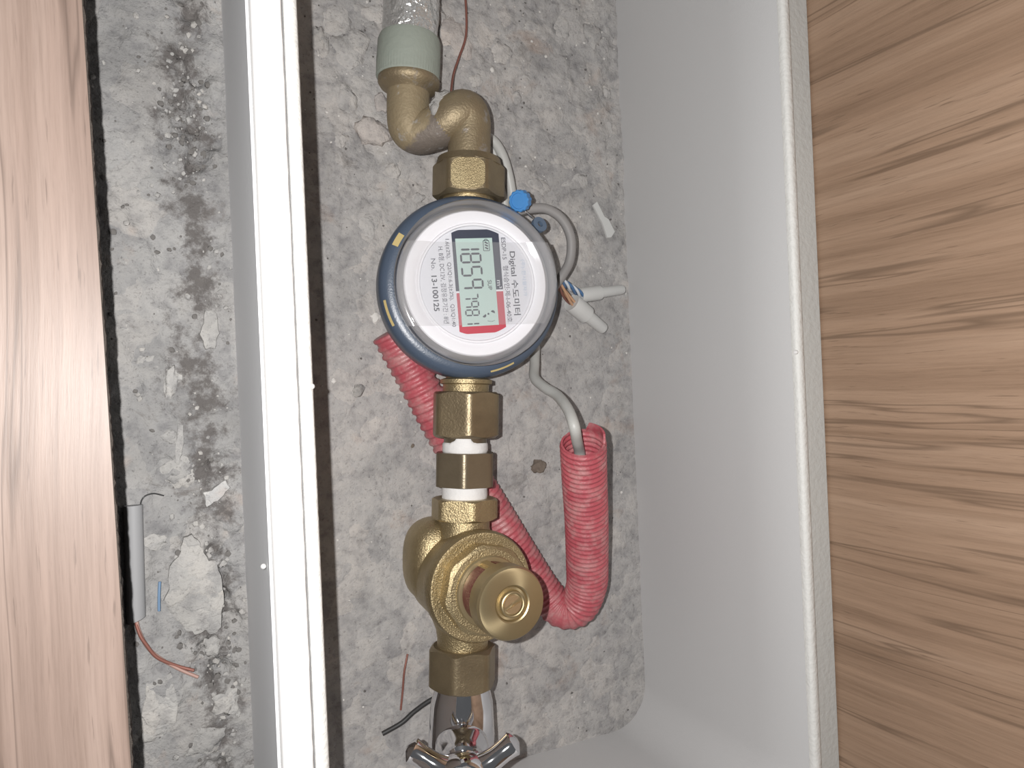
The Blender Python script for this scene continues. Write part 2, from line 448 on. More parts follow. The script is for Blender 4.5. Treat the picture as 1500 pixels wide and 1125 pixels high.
# small blobs of dried paint on the lip
for (x, y, z, r) in ((457, 566, .1375, .0011), (436, 155, .1375, .0009), (1166, 516, .1375, .0013), (386, 830, .131, .0010)):
    p = at(x, y, z); s = MB().lathe([(r * .1, -r), (r, -r * .3), (r * .8, r * .5), (r * .1, r)], 10, mat=Matrix.Translation(p)).build('paint_blob', 'white_paint', box, 60, world=True)
box.children[0]['label'] = 'grey-white inner wall with a rounded corner'

# ------------------------------------------------------------------ stones set in the floor
def lump(w, d, h, seed, sub=3):
    import bmesh
    bm = bmesh.new(); bmesh.ops.create_icosphere(bm, subdivisions=sub, radius=1)
    mb = MB()
    for v in bm.verts:
        q = 1 + .55 * noise.noise(v.co * 1.3 + Vector((seed, 0, 0))) + .28 * noise.noise(v.co * 3.5 + Vector((0, seed, 0)))
        z = v.co.z * q
        mb.v.append(Vector((v.co.x * q * w / 2, v.co.y * q * d / 2, (min(z, .75 + .1 * z)) * h)))
    mb.f = [tuple(v.index for v in f.verts) for f in bm.faces]; bm.free(); return mb
def stone(px, py, w, d, h, mat, rot=0, base=0.0, parent=None, name='stone'):
    p = at(px, py, base); k = (CAMH - base) * 1.085 / FOC
    mb = lump(w * k, d * k, h, px * .37 + py * .11)
    m = Matrix.Translation((p.x, p.y, base - h * (.42 if base == 0 else .05))) @ Matrix.Rotation(rot, 4, 'Z')
    mb.v = [m @ v for v in mb.v]
    o = mb.build(name, mat, None, 60)
    o.parent = parent; return o
for a in ((669, 58, 42, 66, .0035, 'stone_pink', .2), (735, 76, 34, 34, .0022, 'stone', 0), (868, 52, 30, 44, .0032, 'stone', .1), (513, 70, 52, 50, .003, 'stone', .5),
          (508, 145, 26, 36, .0025, 'stone', .3), (718, 158, 30, 40, .003, 'stone', .7), (758, 141, 13, 18, .0018, 'stone', 0),
          (550, 20, 30, 26, .002, 'stone', 0), (492, 30, 40, 44, .002, 'stone', 1), (698, 118, 18, 20, .002, 'stone', 0), (560, 150, 20, 30, .0025, 'stone_pink', 0),
          (845, 265, 40, 26, .0014, 'stone', .3), (790, 272, 36, 22, .0016, 'stone', -.3), (825, 40, 30, 30, .001, 'stone', 0), (500, 205, 22, 20, .0015, 'stone', 0),
          (575, 250, 24, 22, .0012, 'stone', .4), (470, 60, 22, 40, .0015, 'stone', 0), (890, 135, 14, 20, .002, 'stone', .2), (893, 185, 9, 26, .0016, 'stone', .3),
          (612, 290, 20, 14, .0012, 'stone', .4), (540, 330, 22, 30, .0009, 'stone', .1), (780, 40, 26, 20, .0012, 'stone', .2), (640, 20, 22, 34, .002, 'stone', .6)):
    stone(*a, parent=floor)
b = stone(548, 192, 46, 44, .0075, 'stone_pink', .1, parent=floor); b['label'] = 'square reddish stone'
for a in ((250, 560, 14, 44, .0018, 'mortar', -.2), (312, 945, 20, 22, .002, 'mortar', 0),
          (225, 790, 26, 24, .0018, 'mortar', 0), (250, 640, 20, 18, .002, 'mortar', 0), (185, 480, 14, 12, .002, 'mortar', 0), (262, 690, 30, 40, .0016, 'mortar', .4), (215, 530, 22, 16, .0015, 'mortar', .2),
          (330, 1030, 30, 30, .0016, 'mortar', .2), (215, 400, 26, 22, .0012, 'mortar', .1), (300, 1085, 40, 30, .0014, 'mortar', .3), (225, 1060, 46, 36, .0012, 'mortar', .1)):
    stone(*a, base=LZ, parent=ledge, name='mortar_flake')
def slab(poly, mat, z0, z1, sub=4):                       # flat broken piece of mortar with a ragged rim
    P = [at(x, y, z1) for x, y in poly]; out = []
    for a, b in zip(P, P[1:] + P[:1]):
        for k in range(sub):
            q = a.lerp(b, k / sub); out.append(q + Vector((noise.noise(q * 700), noise.noise(q * 700 + Vector((9, 9, 9))), 0)) * .0009)
    c = sum(out, Vector()) / len(out)
    rows = [[Vector((p.x, p.y, z0)) for p in out], [p + (p - c).normalized() * -.0002 + Vector((0, 0, -.0003)) for p in out]]
    for t in (.08, .3, .55, .8, .98):
        rows.append([p.lerp(c, t) + Vector((0, 0, .0004 * noise.noise(p.lerp(c, t) * 260))) for p in out])
    o = MB().grid(rows, True, False, True).build('mortar_flake', mat, None, 40); o.parent = ledge; return o
slab(((268, 786), (283, 783), (295, 800), (305, 820), (318, 822), (322, 835), (328, 870), (325, 920), (310, 930), (300, 925), (285, 930), (270, 920), (258, 910), (245, 895), (240, 880), (248, 860), (246, 835), (262, 815)), 'mortar', LZ - .002, LZ + .0024)['label'] = 'large pale flake of mortar'
slab(((297, 722), (310, 718), (330, 703), (338, 713), (325, 730), (303, 744)), 'mortar_pale', LZ - .002, LZ + .0022)
slab(((300, 452), (318, 458), (322, 490), (315, 510), (300, 512), (293, 488)), 'mortar', LZ - .002, LZ + .0018)
slab(((262, 620), (270, 622), (268, 660), (262, 682), (256, 678), (258, 650)), 'mortar', LZ - .002, LZ + .0020)
slab(((215, 1000), (250, 985), (262, 1020), (258, 1060), (225, 1072), (205, 1050)), 'mortar', LZ - .002, LZ + .0017)
def grit(parent, n_, xr, yr, hf, mats, smin, smax, dens):
    for mi, mat in enumerate(mats):
        mb = MB(); tries = 0; cnt = 0
        base = lump(1, 1.1, .42, 3.3 + mi, 1)
        while cnt < n_ and tries < n_ * 20:
            tries += 1; x = random.uniform(*xr); y = random.uniform(*yr)
            if random.random() > dens(x, y): continue
            s_ = smin * (smax / smin) ** random.random(); m = Matrix.Translation((x, y, hf(x, y) + s_ * .05)) @ Matrix.Rotation(random.uniform(0, 6.3), 4, 'Z') @ Matrix.Diagonal((s_, s_ * random.uniform(.6, 1.1), s_, 1))
            mb.add(base.v, base.f, m); cnt += 1
        o = mb.build('grit', mat, parent, 50); o['kind'] = 'stuff'; o['label'] = 'loose grit and crumbs'
grit(ledge, 480, (-.03, .036), (-.20, .20), h_ledge, ('mortar', 'grit_dark'), .0005, .0030, lambda x, y: .06 + max(0, 1 - abs(x - .021) / .014) * max(0, .5 + 1.6 * fb(x, y, 20, 2, 6.6)))
grit(floor, 300, (.055, .285), (-.22, .29), h_pit, ('stone', 'chip_white', 'grit_dark'), .0004, .0020, lambda x, y: .15 + max(0, (y + .02) / .3))
single(lump(.0078, .0080, .0036, 4.4), 'pebble', 'stone_dark', 'small round brown pebble on the floor between valve and red conduit', 'stone').location = at(783, 682, .0012)
for (x, y, s, mat, lab) in ((550, 466, .0052, 'chip_white', 'pale square chip on the floor just left of the meter ring'), (720, 103, .0026, 'chip_white', 'tiny white crumb on the floor right of the grey-green collar'),
                            (525, 572, .0065, 'mortar', 'pale grey flake on the floor left of the cut red conduit end'), (489, 558, .0024, 'chip_white', 'tiny white crumb on the floor near the paint blob on the box edge'),
                            (605, 653, .0022, 'stone_dark', 'tiny dark brown crumb on the floor left of the taped nipple')):
    mb = lump(s, s * 1.15, s * .28, x * .1, 2)
    o = single(mb, 'chip', mat, lab, 'chip'); p = at(x, y, 0); o.location = (p.x, p.y, h_pit(p.x, p.y) - s * .08)

# ------------------------------------------------------------------ pipe line frame (local y along the pipe, pointing up the picture)
ZP = .042
PO = Vector((.1488, -.0432, ZP)); PY = Vector((.0604, .9982, 0)).normalized()
PROT = Matrix.Rotation(math.atan2(PY.y, PY.x) - math.pi / 2, 4, 'Z')
def pm(s): return Matrix.Translation(PO + PY * s) @ PROT
def S(y): return (at(684 if y < 600 else 679, y, ZP) - PO).dot(PY)

# ---- foil-wrapped pipe with grey-green collar
zf = .026
f0 = at(606, -40, zf); f1 = at(598, 134, zf); fd = (f1 - f0).normalized()
fp = thing('insulated_pipe', 'silver foil-wrapped pipe with grey-green collar at the top', 'pipe', f1 - Vector((0, 0, .018)))
q0 = at(600, 56, zf); q1 = at(599, 118, zf); q2 = at(599, 136, zf)
rows = []
ns = 64
for i in range(ns):
    t = i / (ns - 1); p = (f0 - fd * .076).lerp(q0 + fd * .004, t)
    A = fd.cross(Vector((0, 0, 1))).normalized(); B = A.cross(fd)
    rows.append([p + (A * math.cos(2 * math.pi * j / 64) + B * math.sin(2 * math.pi * j / 64)) * (.0147 + .0007 * noise.fractal(Vector((math.cos(2 * math.pi * j / 64) * 2.2, math.sin(2 * math.pi * j / 64) * 2.2, t * 30)), .8, 2, 3)) for j in range(64)])
MB().grid(rows, True, True, True).build('foil_wrap', 'foil', fp, 25, world=True)
L1 = (q1 - q0).length
rows = []; mt = axis_mat(q0, fd)
for z, r, kn in ((0, .0128, 0), (.0006, .0158, 0), (.003, .0166, 0), (L1 * .52, .0168, 0), (L1 * .56, .0168, 1), (L1 * .97, .0166, 1), (L1, .0160, 0)):
    rows.append([(( r + (.0001 if j % 2 else -.0001) * kn) * math.cos(2 * math.pi * j / 128), (r + (.0001 if j % 2 else -.0001) * kn) * math.sin(2 * math.pi * j / 128), z) for j in range(128)])
MB().grid(rows, True, True, True, mt).build('collar', 'collar_plastic', fp, 30, world=True)

# ---- brass double elbow
eb = thing('brass_elbow_fitting', 'cast brass double elbow stepping from the collar down to the meter', 'pipe fitting', at(640, 190, 0.004))
MB().lathe([(.0158, 0), (.0163, .0010), (.0163, .0032), (.0150, .0052), (.0125, .0068), (.0112, .008)], 56, mat=axis_mat(q1 - fd * .001, fd)).build('flange', 'brass_elbow', eb, 40, world=True)
c0 = q1 + fd * .005
n0 = PO + PY * S(240)
ep = spline([c0, at(598, 152, zf), at(598.5, 177, zf), at(601.5, 188, zf), at(610, 194, zf + .001), at(623, 193, zf + .004), at(645, 185, .036), at(664, 171, .0415), at(679, 164, .0430), at(687, 176, .0425), n0 + PY * .012, n0 - PY * .004], 110)
cut = min(range(110), key=lambda i: (ep[i] - at(652, 180, .0385)).length)
MB().tube(ep[:cut + 1], .0113, 36, smooth=False).build('upper_elbow', 'brass_patina', eb, 50, world=True)
MB().tube(ep[cut - 1:], .0113, 36, smooth=False).build('lower_elbow', 'brass_elbow', eb, 50, world=True)
# mortar smear on the elbow joint
sm = MB()
for k in range(9):
    p = at(650 + random.uniform(-9, 9), 150 + random.uniform(-10, 14), .0435 + random.uniform(-.0015, .001)); l = lump(.009, .009, .0032, k * 1.7, 2)
    sm.add([v + p for v in l.v], l.f)
sm.build('mortar_smear', 'mortar', eb, 60, world=True)
s0, s1 = S(293), S(230)
nt = MB().ngon_prism(6, .0170, 0, s1 - s0 - .004, .0032, .0030, rot=R(36), mat=pm(s0) @ YAX)
nut = nt.build('union_nut', 'brass_dark', eb, 25, world=True)
MB().lathe([(.0175, 0), (.0165, .004)], 40, mat=pm(s1 - .0055) @ YAX).build('nut_shoulder', 'brass_dark', eb, 40, world=True)
# rough bright cast face of the nut that looks up
fc = []
for k in range(24):
    a = 2 * math.pi * k / 24; fc.append((.0086 * max(-1, min(1, 1.25 * math.cos(a))), (s1 - s0 - .006) / 2 * .92 * max(-1, min(1, 1.12 * math.sin(a)))))
ftop = MB().prism(fc, .01695, .01725, pm((s0 + s1 - .004) / 2) @ Matrix.Rotation(-R(24), 4, 'Y')).build('cast_face', 'brass_face', nut, world=False)
ftop.data.transform(PMAT[eb.name].inverted()); ftop['label'] = 'rough bright cast face of the nut'

# ------------------------------------------------------------------ water meter
MP = Vector((.1545, .0506, ZP)); PHI = R(10)
MM = Matrix.Translation(MP) @ PROT @ Matrix.Rotation(-PHI, 4, 'Y')
wm = thing('water_meter', 'round digital water meter with blue-grey ring and clear dome', 'water meter', mat=MM)
SEG = 96
# brass body: bowl and the two threaded necks
MB().lathe([(.006, -.021), (.024, -.020), (.034, -.014), (.0395, -.006), (.0400, .004), (.039, .008)], 64).build('body', 'brass_cast', wm)
for sy, y0 in ((1, .046), (-1, .046)):
    ln = (s0 - (MP - PO).dot(PY) - y0 + .006) if sy > 0 else ((MP - PO).dot(PY) - S(572) - y0 + .004)
    mneck = Matrix.Rotation(-math.pi / 2 * sy, 4, 'X')
    MB().lathe([(.0105, y0 - .016), (.0105, y0 + .0005), (.0135, y0 + .0015), (.0135, y0 + ln - .0075), (.0120, y0 + ln - .007), (.0120, y0 + ln)], 40, mat=Matrix.Rotation(PHI, 4, 'Y') @ mneck).build('neck', 'brass_cast', wm)
ringp = [(.0400, -.0100), (.0450, -.0098), (.0466, -.0070), (.0473, -.0010), (.0473, .0072), (.0467, .0102), (.0450, .0122), (.0428, .0131), (.0408, .0133), (.0400, .0133)]
MB().lathe(ringp, SEG, False, False).build('shroud_ring', 'ring_plastic', wm, 40)
def arc_patch(r0, r1, a0, a1, z0, z1, n=14):
    b = []; 
    rows = []
    for i in range(n + 1):
        a = R(a0 + (a1 - a0) * i / n)
        rows.append([(r0 * math.cos(a), r0 * math.sin(a), z0), (r1 * math.cos(a), r1 * math.sin(a), z1), (r1 * math.cos(a), r1 * math.sin(a), z1 - .001), (r0 * math.cos(a), r0 * math.sin(a), z0 - .001)])
    return MB().grid(rows, True, True, True)
for (r0, r1, b0, b1, z0, z1) in ((.0448, .0459, 192, 209, .0126, .0116), (.0420, .0450, 147, 156, .0136, .0124), (.0441, .0450, 283, 300, .0128, .0123)):
    arc_patch(r0, r1, b0, b1, z0, z1).build('brass_slot', 'gold_paint', wm, 40)
# inside: silver slope, white bezel, dial
MB().lathe([(.0398, .0135), (.0394, .0160), (.0378, .0196), (.0364, .0212)], SEG, False, False).build('inner_slope', 'bezel_silver', wm, 60)
MB().lathe([(.0364, .0210), (.0358, .0217), (.0312, .0219), (.0302, .0214), (.0296, .0222), (.0288, .0221), (.0284, .0211), (.0284, .0195)], SEG, False, False).build('bezel', 'bezel_white', wm, 40)
ZD = .0210
dial = MB().lathe([(.0290, ZD - .002), (.0290, ZD)], 80).build('dial', 'dial_paper', wm, 40)
# lettering frame: u reads down the picture, v is up for the letters
K = .000336; AE = R(-90 + 5.5)
DM = Matrix.Translation((.0002, .0006, 0)) @ Matrix.Rotation(AE, 4, 'Z')
def flat(polys, z, name, mat, parent, th=.00006):
    mb = MB()
    for pts in polys: mb.prism([(x * K, y * K) for x, y in pts], z - th, z, DM)
    return mb.build(name, mat, parent, 40)
def clip_circle(u0, u1, v0, v1, r, n=24):
    out = []
    for i in range(n + 1):
        v = v0 + (v1 - v0) * i / n; out.append((max(u0, -math.sqrt(max(0, r * r - v * v))), v))
    for i in range(n + 1):
        v = v1 + (v0 - v1) * i / n; out.append((min(u1, math.sqrt(max(0, r * r - v * v))), v))
    return out
flat([clip_circle(-78, 12.3, -33, 39, 81)], ZD + .00012, 'dark_band', 'band_navy', dial)
flat([clip_circle(15, 76, -32.5, 39, 79)], ZD + .00012, 'red_band', 'band_red', dial)
flat([clip_circle(12.3, 15, -33, 39, 79)], ZD + .00011, 'band_gap', 'ink_white', dial)
scr = flat([[(-65, -28), (65, -28), (65, 28), (-65, 28)]], ZD + .0004, 'screen', 'lcd', dial, .0005)
ZS = ZD + .00048
def bar(p, q, w):
    p = Vector(p); q = Vector(q); d = (q - p).normalized(); nn_ = Vector((-d.y, d.x)) * w / 2
    return [tuple(p + nn_ * .2), tuple(p + d * w * .5 + nn_), tuple(q - d * w * .5 + nn_), tuple(q + nn_ * .2), tuple(q - nn_ * .2), tuple(q - d * w * .5 - nn_), tuple(p + d * w * .5 - nn_), tuple(p - nn_ * .2)]
SEGS = {'1': 'bc', '8': 'abcdefg', '5': 'acdfg', '9': 'abcfg', '7': 'abc', '0': 'abcdef'}
def digit(ch, u0, u1, v0, v1, w):
    vm = (v0 + v1) / 2; gp = .7
    pts = {'a': ((u0 + gp, v1), (u1 - gp, v1)), 'g': ((u0 + gp, vm), (u1 - gp, vm)), 'd': ((u0 + gp, v0), (u1 - gp, v0)),
           'f': ((u0, vm + gp), (u0, v1 - gp)), 'b': ((u1, vm + gp), (u1, v1 - gp)), 'e': ((u0, v0 + gp), (u0, vm - gp)), 'c': ((u1, v0 + gp), (u1, vm - gp))}
    return [bar(*pts[c], w) for c in SEGS[ch]]
polys = []
for ch, u0, u1 in (('1', -60.5, -48.5), ('8', -42, -29.5), ('5', -22.5, -10), ('9', -3.5, 8.5)): polys += digit(ch, u0, u1, -21.5, 8, 2.9)
for ch, u0, u1 in (('7', 16.5, 24.5), ('9', 28.5, 36.5), ('8', 41, 49), ('1', 53.5, 61.5)): polys += digit(ch, u0, u1, -21, -1, 2.1)
def ring_poly(cu, cv, r, n=16, a0=0, a1=360): return [(cu + r * math.cos(R(a0 + (a1 - a0) * i / n)), cv + r * math.sin(R(a0 + (a1 - a0) * i / n))) for i in range(n + (a1 - a0 < 360))]
for a, b in (((-61, 14), (-61, 22.5)), ((-46, 13.5), (-46, 23)), ((-61, 14), (-46, 13.5)), ((-61, 22.5), (-46, 23)), ((-61, 15.5), (-63, 16.5)), ((-63, 16.5), (-63, 20)), ((-63, 20), (-61, 21))): polys.append(bar(a, b, .9))
for u in (-58, -54, -50): polys.append(bar((u - 1, 16), (u + 1.6, 21), 2.0))
polys.append(ring_poly(48, 13, 1.5)); polys.append(ring_poly(50, 6.5, 3.1, 12, -60, 130)); polys.append(ring_poly(46, 20, 3.1, 12, 60, 250))
pts = [(58 + 1.5 * math.sin(i / 8 * math.pi), 11 + 11 * i / 8) for i in range(9)]
for a, b in zip(pts, pts[1:]): polys.append(bar(a, b, .7))
flat(polys, ZS + .0001, 'screen_digits', 'ink', scr, .00004)
def text(body, u0, u1, v, cap, mat, bold=0.0, parent=dial, z=ZD + .00016):
    c = bpy.data.curves.new('lettering', 'FONT'); c.body = body; c.offset = bold
    o = bpy.data.objects.new('lettering', c); COL.objects.link(o); bpy.context.view_layer.update()
    dg = bpy.context.evaluated_depsgraph_get(); me = bpy.data.meshes.new_from_object(o.evaluated_get(dg))
    bpy.data.objects.remove(o); bpy.data.curves.remove(c)
    xs = [q.co.x for q in me.vertices]; x0, x1 = min(xs), max(xs)
    sx = (u1 - u0) * K / (x1 - x0); sy = cap * K / .73
    for q in me.vertices: q.co = DM @ Vector(((q.co.x - x0) * sx + u0 * K, q.co.y * sy + v * K, z))
    me.materials.clear(); me.materials.append(M[mat]); me.name = 'lettering'
    ob = bpy.data.objects.new('lettering', me); COL.objects.link(ob); ob.parent = parent; ob['label'] = 'printed text on the dial'; return ob
text('Digital 수도미터', -44, 52, 54, 8.4, 'ink', .012)
text('ESDP-15   형식승인:제-I-06-40호', -65, 62, 42.3, 6.8, 'ink_grey', .006)
text('(주)-한시월자가', -31, 24, 71, 5.0, 'ink_blue')
text('1.6(±2%),  Q2/Q1:6.3(±2%),  Q3/Q1:40', -65, 64, -42.5, 5.8, 'ink_grey', .006)
text('H, B형, DC12V, 검정유효기간 : 8년', -54, 59, -54, 6.6, 'ink_grey', .006)
text('No.', -37, -20, -66.5, 7.2, 'ink_grey')
text('13-100125', -12, 40, -67.5, 8.0, 'ink', .022)
text('m³', -1.5, 10.5, 30.5, 7.0, 'ink_white')
o = text('SUP', -2, 12.5, 15.8, 6.4, 'ink', .006, scr, ZS + .0001)
# clear dome and its flange
gp = [(.0398, .0134), (.0404, .0145), (.0405, .0200), (.0412, .0212), (.0413, .0240), (.0404, .0258), (.0380, .0268), (.0345, .0266), (.0322, .0258), (.0308, .0250), (.0296, .0248), (.02, .0250), (.01, .0251), (.0002, .0251)]
MB().lathe(gp, SEG, False, False).build('dome', 'clear_plastic', wm, 60)
def dome_z(r):
    for (ra, za), (rb, zb) in zip(gp, gp[1:]):
        if rb <= r <= ra: return zb + (za - zb) * (r - rb) / (ra - rb)
    return gp[1][1]
rows = []
for i in range(25):
    v = -.0212 + .041 * i / 24; rw = []; hw = math.sqrt(.0405 ** 2 - v * v)
    for j in range(61):
        x = -hw + 2 * hw * j / 60; rw.append((x, v + .06 * x, dome_z(min(.0405, math.hypot(x, v))) + .00022))
    rows.append(rw)
MB().grid(rows, False).build('clear_tape', 'clear_tape', wm, 60)
# eyelet on the ring for the seal
el = axis_mat(Vector((.0372, .0355, .006)), Vector((.3, .3, 1)))
MB().lathe([(.0016, -.001), (.0042, -.001), (.0042, .0012), (.0016, .0012), (.0016, -.001)], 24, False, False, mat=el).build('eyelet', 'eyelet', wm, 40)

# ---- blue seal and its wire
sp_ = at(763, 294, .0575)
sd = (CP - sp_).normalized() * .75 + Vector((-.52, -.10, .0)); sd.normalize()
seal = thing('meter_seal', 'blue plastic disc seal at the upper right of the meter', 'seal', sp_)
rows = []
for z, r, kk in ((0, .0047, 0), (.0003, .0055, 1), (.0042, .0055, 1), (.0047, .0050, 0), (.0047, .0041, 0), (.0041, .0039, 0), (.0041, .0010, 0)):
    rows.append([((r + kk * (.00018 if (j // 3) % 2 else -.00018)) * math.cos(2 * math.pi * j / 72), (r + kk * (.00018 if (j // 3) % 2 else -.00018)) * math.sin(2 * math.pi * j / 72), z) for j in range(72)])
MB().grid(rows, True, True, True, axis_mat(sp_ - sd * .0015, sd)).build('seal_disc', 'seal_blue', seal, 30, world=True)
MB().box((-.0016, -.0062, .0002), (.0016, -.0040, .0028), axis_mat(sp_ - sd * .0015, sd)).build('tab', 'seal_blue', seal, world=True)
MB().tube([at(766, 306, .058), at(771, 311, .060), at(777, 317, .056), at(781, 320, .050)], .00045, 8).build('seal_wire', 'steel_wire', seal, world=True)

# ------------------------------------------------------------------ pipe coupling below the meter
cp = thing('pipe_coupling', 'brass union nut, taped nipple and hex coupling below the meter', 'pipe fitting', mat=pm(S(687)))
def lp(y): return S(y) - S(687)
MB().ngon_prism(6, .0163, lp(641), lp(574), .0030, .0024, rot=R(14.5), mat=YAX).build('union_nut', 'brass_dark', cp, 25)
MB().lathe([(.0112, lp(663)), (.0112, lp(630))], 40, mat=YAX).build('nipple', 'brass_hex', cp)
def tape(name, ya, yb, r, ragged):
    seg = 72; rows = []
    for k in range(8):
        t = k / 7; rows.append([])
        for j in range(seg):
            a = 2 * math.pi * j / seg
            top = lp(yb) + ragged * max(0, .5 * math.exp(-((a - 4.22) / .42) ** 2) * 2 - .2 + .25 * noise.noise(Vector((math.cos(a) * 3, math.sin(a) * 3, 1))))
            z = lp(ya) + (top - lp(ya)) * t; rr = r + .00022 * noise.noise(Vector((a * 2, t * 7, r * 900))) - (.0005 if k in (0, 7) else 0)
            rows[-1].append((rr * math.cos(a), rr * math.sin(a), z))
    return MB().grid(rows, True, True, True, YAX).build(name, 'ptfe', cp, 50)
tape('thread_tape', 663, 648, .0118, .0075)
tape('thread_tape', 732, 711, .0118, .0)
MB().ngon_prism(6, .0146, lp(711.5), lp(662.5), .0006, .0006, rot=R(6), mat=YAX).build('hex_coupling', 'brass_hex', cp, 25)

# ------------------------------------------------------------------ pressure valve with knob
VS = (Vector((.1454, -.0991, 0)) - PO).dot(PY)
VM = pm(VS) @ Matrix.Translation((0, 0, -ZP))
va = thing('pressure_valve', 'cast brass pressure valve with a round slotted knob on top', 'valve', mat=VM)
def vl(y): return S(y) - VS
body = MB().lathe([(.006, .0135), (.016, .0145), (.0215, .019), (.0240, .026), (.0248, .040), (.0252, .050), (.0262, .056), (.0268, .058)], 64)
bo = body.build('body', 'brass_cast', va)
ym = Matrix.Translation((0, 0, ZP)) @ YAX
MB().lathe([(.019, .006), (.0185, .012), (.0165, .0175), (.0140, .0215), (.0132, .026), (.0132, vl(759) + .001)], 48, mat=ym).build('inlet', 'brass_cast', va)
MB().ngon_prism(6, .0157, vl(760), vl(729), .0020, .0016, rot=R(23), mat=ym).build('inlet_collar', 'brass_cast', va, 25)
ym2 = Matrix.Translation((0, 0, ZP)) @ Matrix.Rotation(math.pi / 2, 4, 'X')
MB().lathe([(.019, .006), (.0185, .012), (.0165, .020), (.0140, .026), (.0132, .031), (.0132, -vl(948))], 48, mat=ym2).build('outlet', 'brass_cast', va)
MB().ngon_prism(6, .0158, -vl(944), -vl(1004), .0026, .0026, rot=R(5), mat=ym2).build('outlet_nut', 'brass_dark', va, 25)
# side bulge of the chamber with two raised marks
sb = MB(); rows = []
sgp = lambda v, e: math.copysign(abs(v) ** e, v)
for i in range(1, 16):
    ph = -math.pi / 2 + math.pi * i / 16
    rows.append([(-.0085 + .0185 * sgp(math.cos(ph), .7) * sgp(math.cos(2 * math.pi * j / 40), .75), .0075 + .0225 * sgp(math.cos(ph), .7) * sgp(math.sin(2 * math.pi * j / 40), .75), .029 + .0175 * sgp(math.sin(ph), .7)) for j in range(40)])
sb.grid(rows, True, True, True).build('side_boss', 'brass_cast', va, 60)
fl_ = MB().lathe([(.0262, .0570), (.0274, .0580), (.0277, .0610), (.0274, .0640), (.0266, .0656), (.0255, .0658), (.0240, .0654), (.0200, .0654)], 72).build('bonnet_flange', 'brass_cast', va, 40)
MB().ngon_prism(8, .0212, .0645, .0745, .0004, .0022, rot=R(12), mat=None).build('bonnet_octagon', 'brass_cast', va, 25)
MB().lathe([(.0172, .0740), (.0172, .0752), (.0166, .0760), (.0150, .0762), (.0146, .0762), (.0146, .0900)], 64).build('scale_sleeve', 'brass_smooth', va, 30)
for a0, a1 in ((118, 262), (62, 92), (290, 335)):
    rows = []
    for i in range(21):
        a = R(a0 + (a1 - a0) * i / 20); rows.append([(.0149 * math.cos(a), .0149 * math.sin(a), z) for z in (.0768, .0900)] + [(.0140 * math.cos(a), .0140 * math.sin(a), z) for z in (.0900, .0768)])
    MB().grid(rows, True, True, True).build('scale_window', 'window_red', va, 40)
for a in (105, 275, 50, 345):
    MB().box((.0143, -.0016, .0765), (.0157, .0016, .0890), Matrix.Rotation(R(a), 4, 'Z')).build('sleeve_bar', 'brass_smooth', va)
M['brass_knob'] = M['brass_smooth'].copy(); M['brass_knob'].name = 'brass_knob'
kt = M['brass_knob'].node_tree; tg = kt.nodes.new('ShaderNodeTangent'); tg.direction_type = 'RADIAL'; tg.axis = 'Z'
kt.links.new(tg.outputs[0], kt.nodes['Principled BSDF'].inputs['Tangent']); kt.nodes['Principled BSDF'].inputs['Anisotropic'].default_value = .75
kb = MB().lathe([(.0140, .0888), (.0164, .0888), (.0168, .0894), (.0168, .0978), (.0160, .0992), (.0145, .0996), (.0086, .0997), (.0080, .0993), (.0074, .0980), (.0064, .0979), (.0059, .1002), (.0057, .1004), (.0053, .1006), (.0049, .1004), (.0047, .0994), (.0002, .0994)], 96).build('knob', 'brass_knob', va, 22)
for sgn in (1, -1):
    pts = [(sgn * .00055 + sgn * .0036 * math.cos(R(a)), .0040 * math.sin(R(a))) for a in range(-86, 87, 12)]
    MB().prism(pts, .0990, .1003, Matrix.Rotation(R(-62), 4, 'Z')).build('screw', 'brass_screw', kb, 40)

# ------------------------------------------------------------------ stop valve with chrome handle at the lower edge
hz = .088
hp = at(690, 1148, hz); hs = (hp - PO).dot(PY)
bp = PO + PY * hs; bp.z = 0
ST = Matrix.Translation(bp + Vector((0, 0, ZP))) @ PROT @ Matrix.Rotation(-R(21), 4, 'Y') @ Matrix.Translation((0, 0, -ZP))
sv = thing('stop_valve', 'stop valve with shiny chrome cross handle at the bottom edge', 'valve', mat=ST)
ymz = Matrix.Translation((0, 0, ZP)) @ Matrix.Rotation(math.pi / 2, 4, 'X')
q = hs - S(1004)
MB().lathe([(.0118, q - .002), (.0118, -.010)][::1], 40, mat=ymz).build('pipe_stub', 'brass_dark', sv)
MB().ngon_prism(6, .0138, q + .016, q + .028, .002, .002, rot=R(30), mat=ymz).build('hex_end', 'brass_dark', sv, 25)
MB().lathe([(.0135, -.028), (.0160, -.018), (.0172, 0), (.0160, .018), (.0135, .028), (.0125, .036)], 48, mat=ymz).build('body', 'chrome', sv, 40)
MB().lathe([(.0135, ZP + .008), (.0130, .062), (.0105, .066), (.0100, .074), (.0065, .076), (.0065, .086)], 48).build('bonnet', 'chrome', sv, 30)
hd = MB()
hb = MB().lathe([(.0070, .078), (.0105, .080), (.0125, .084), (.0120, .090), (.0098, .0925), (.0090, .0925)], 56).build('handle_hub', 'chrome', sv, 40)
for a in (32, 152, 272):
    d = Vector((math.cos(R(a)), math.sin(R(a)), 0))
    MB().tube([d * .008 + Vector((0, 0, .085)), d * .015 + Vector((0, 0, .0855)), d * .022 + Vector((0, 0, .084)), d * .0265 + Vector((0, 0, .083)), d * .0295 + Vector((0, 0, .083))], lambda t: .0064 - .0020 * math.sin(t * math.pi * .8) + .0010 * t - (.0058 * max(0, t - .9) * 8), 20, n=26).build('handle_arm', 'chrome', sv, 60)
rows = []
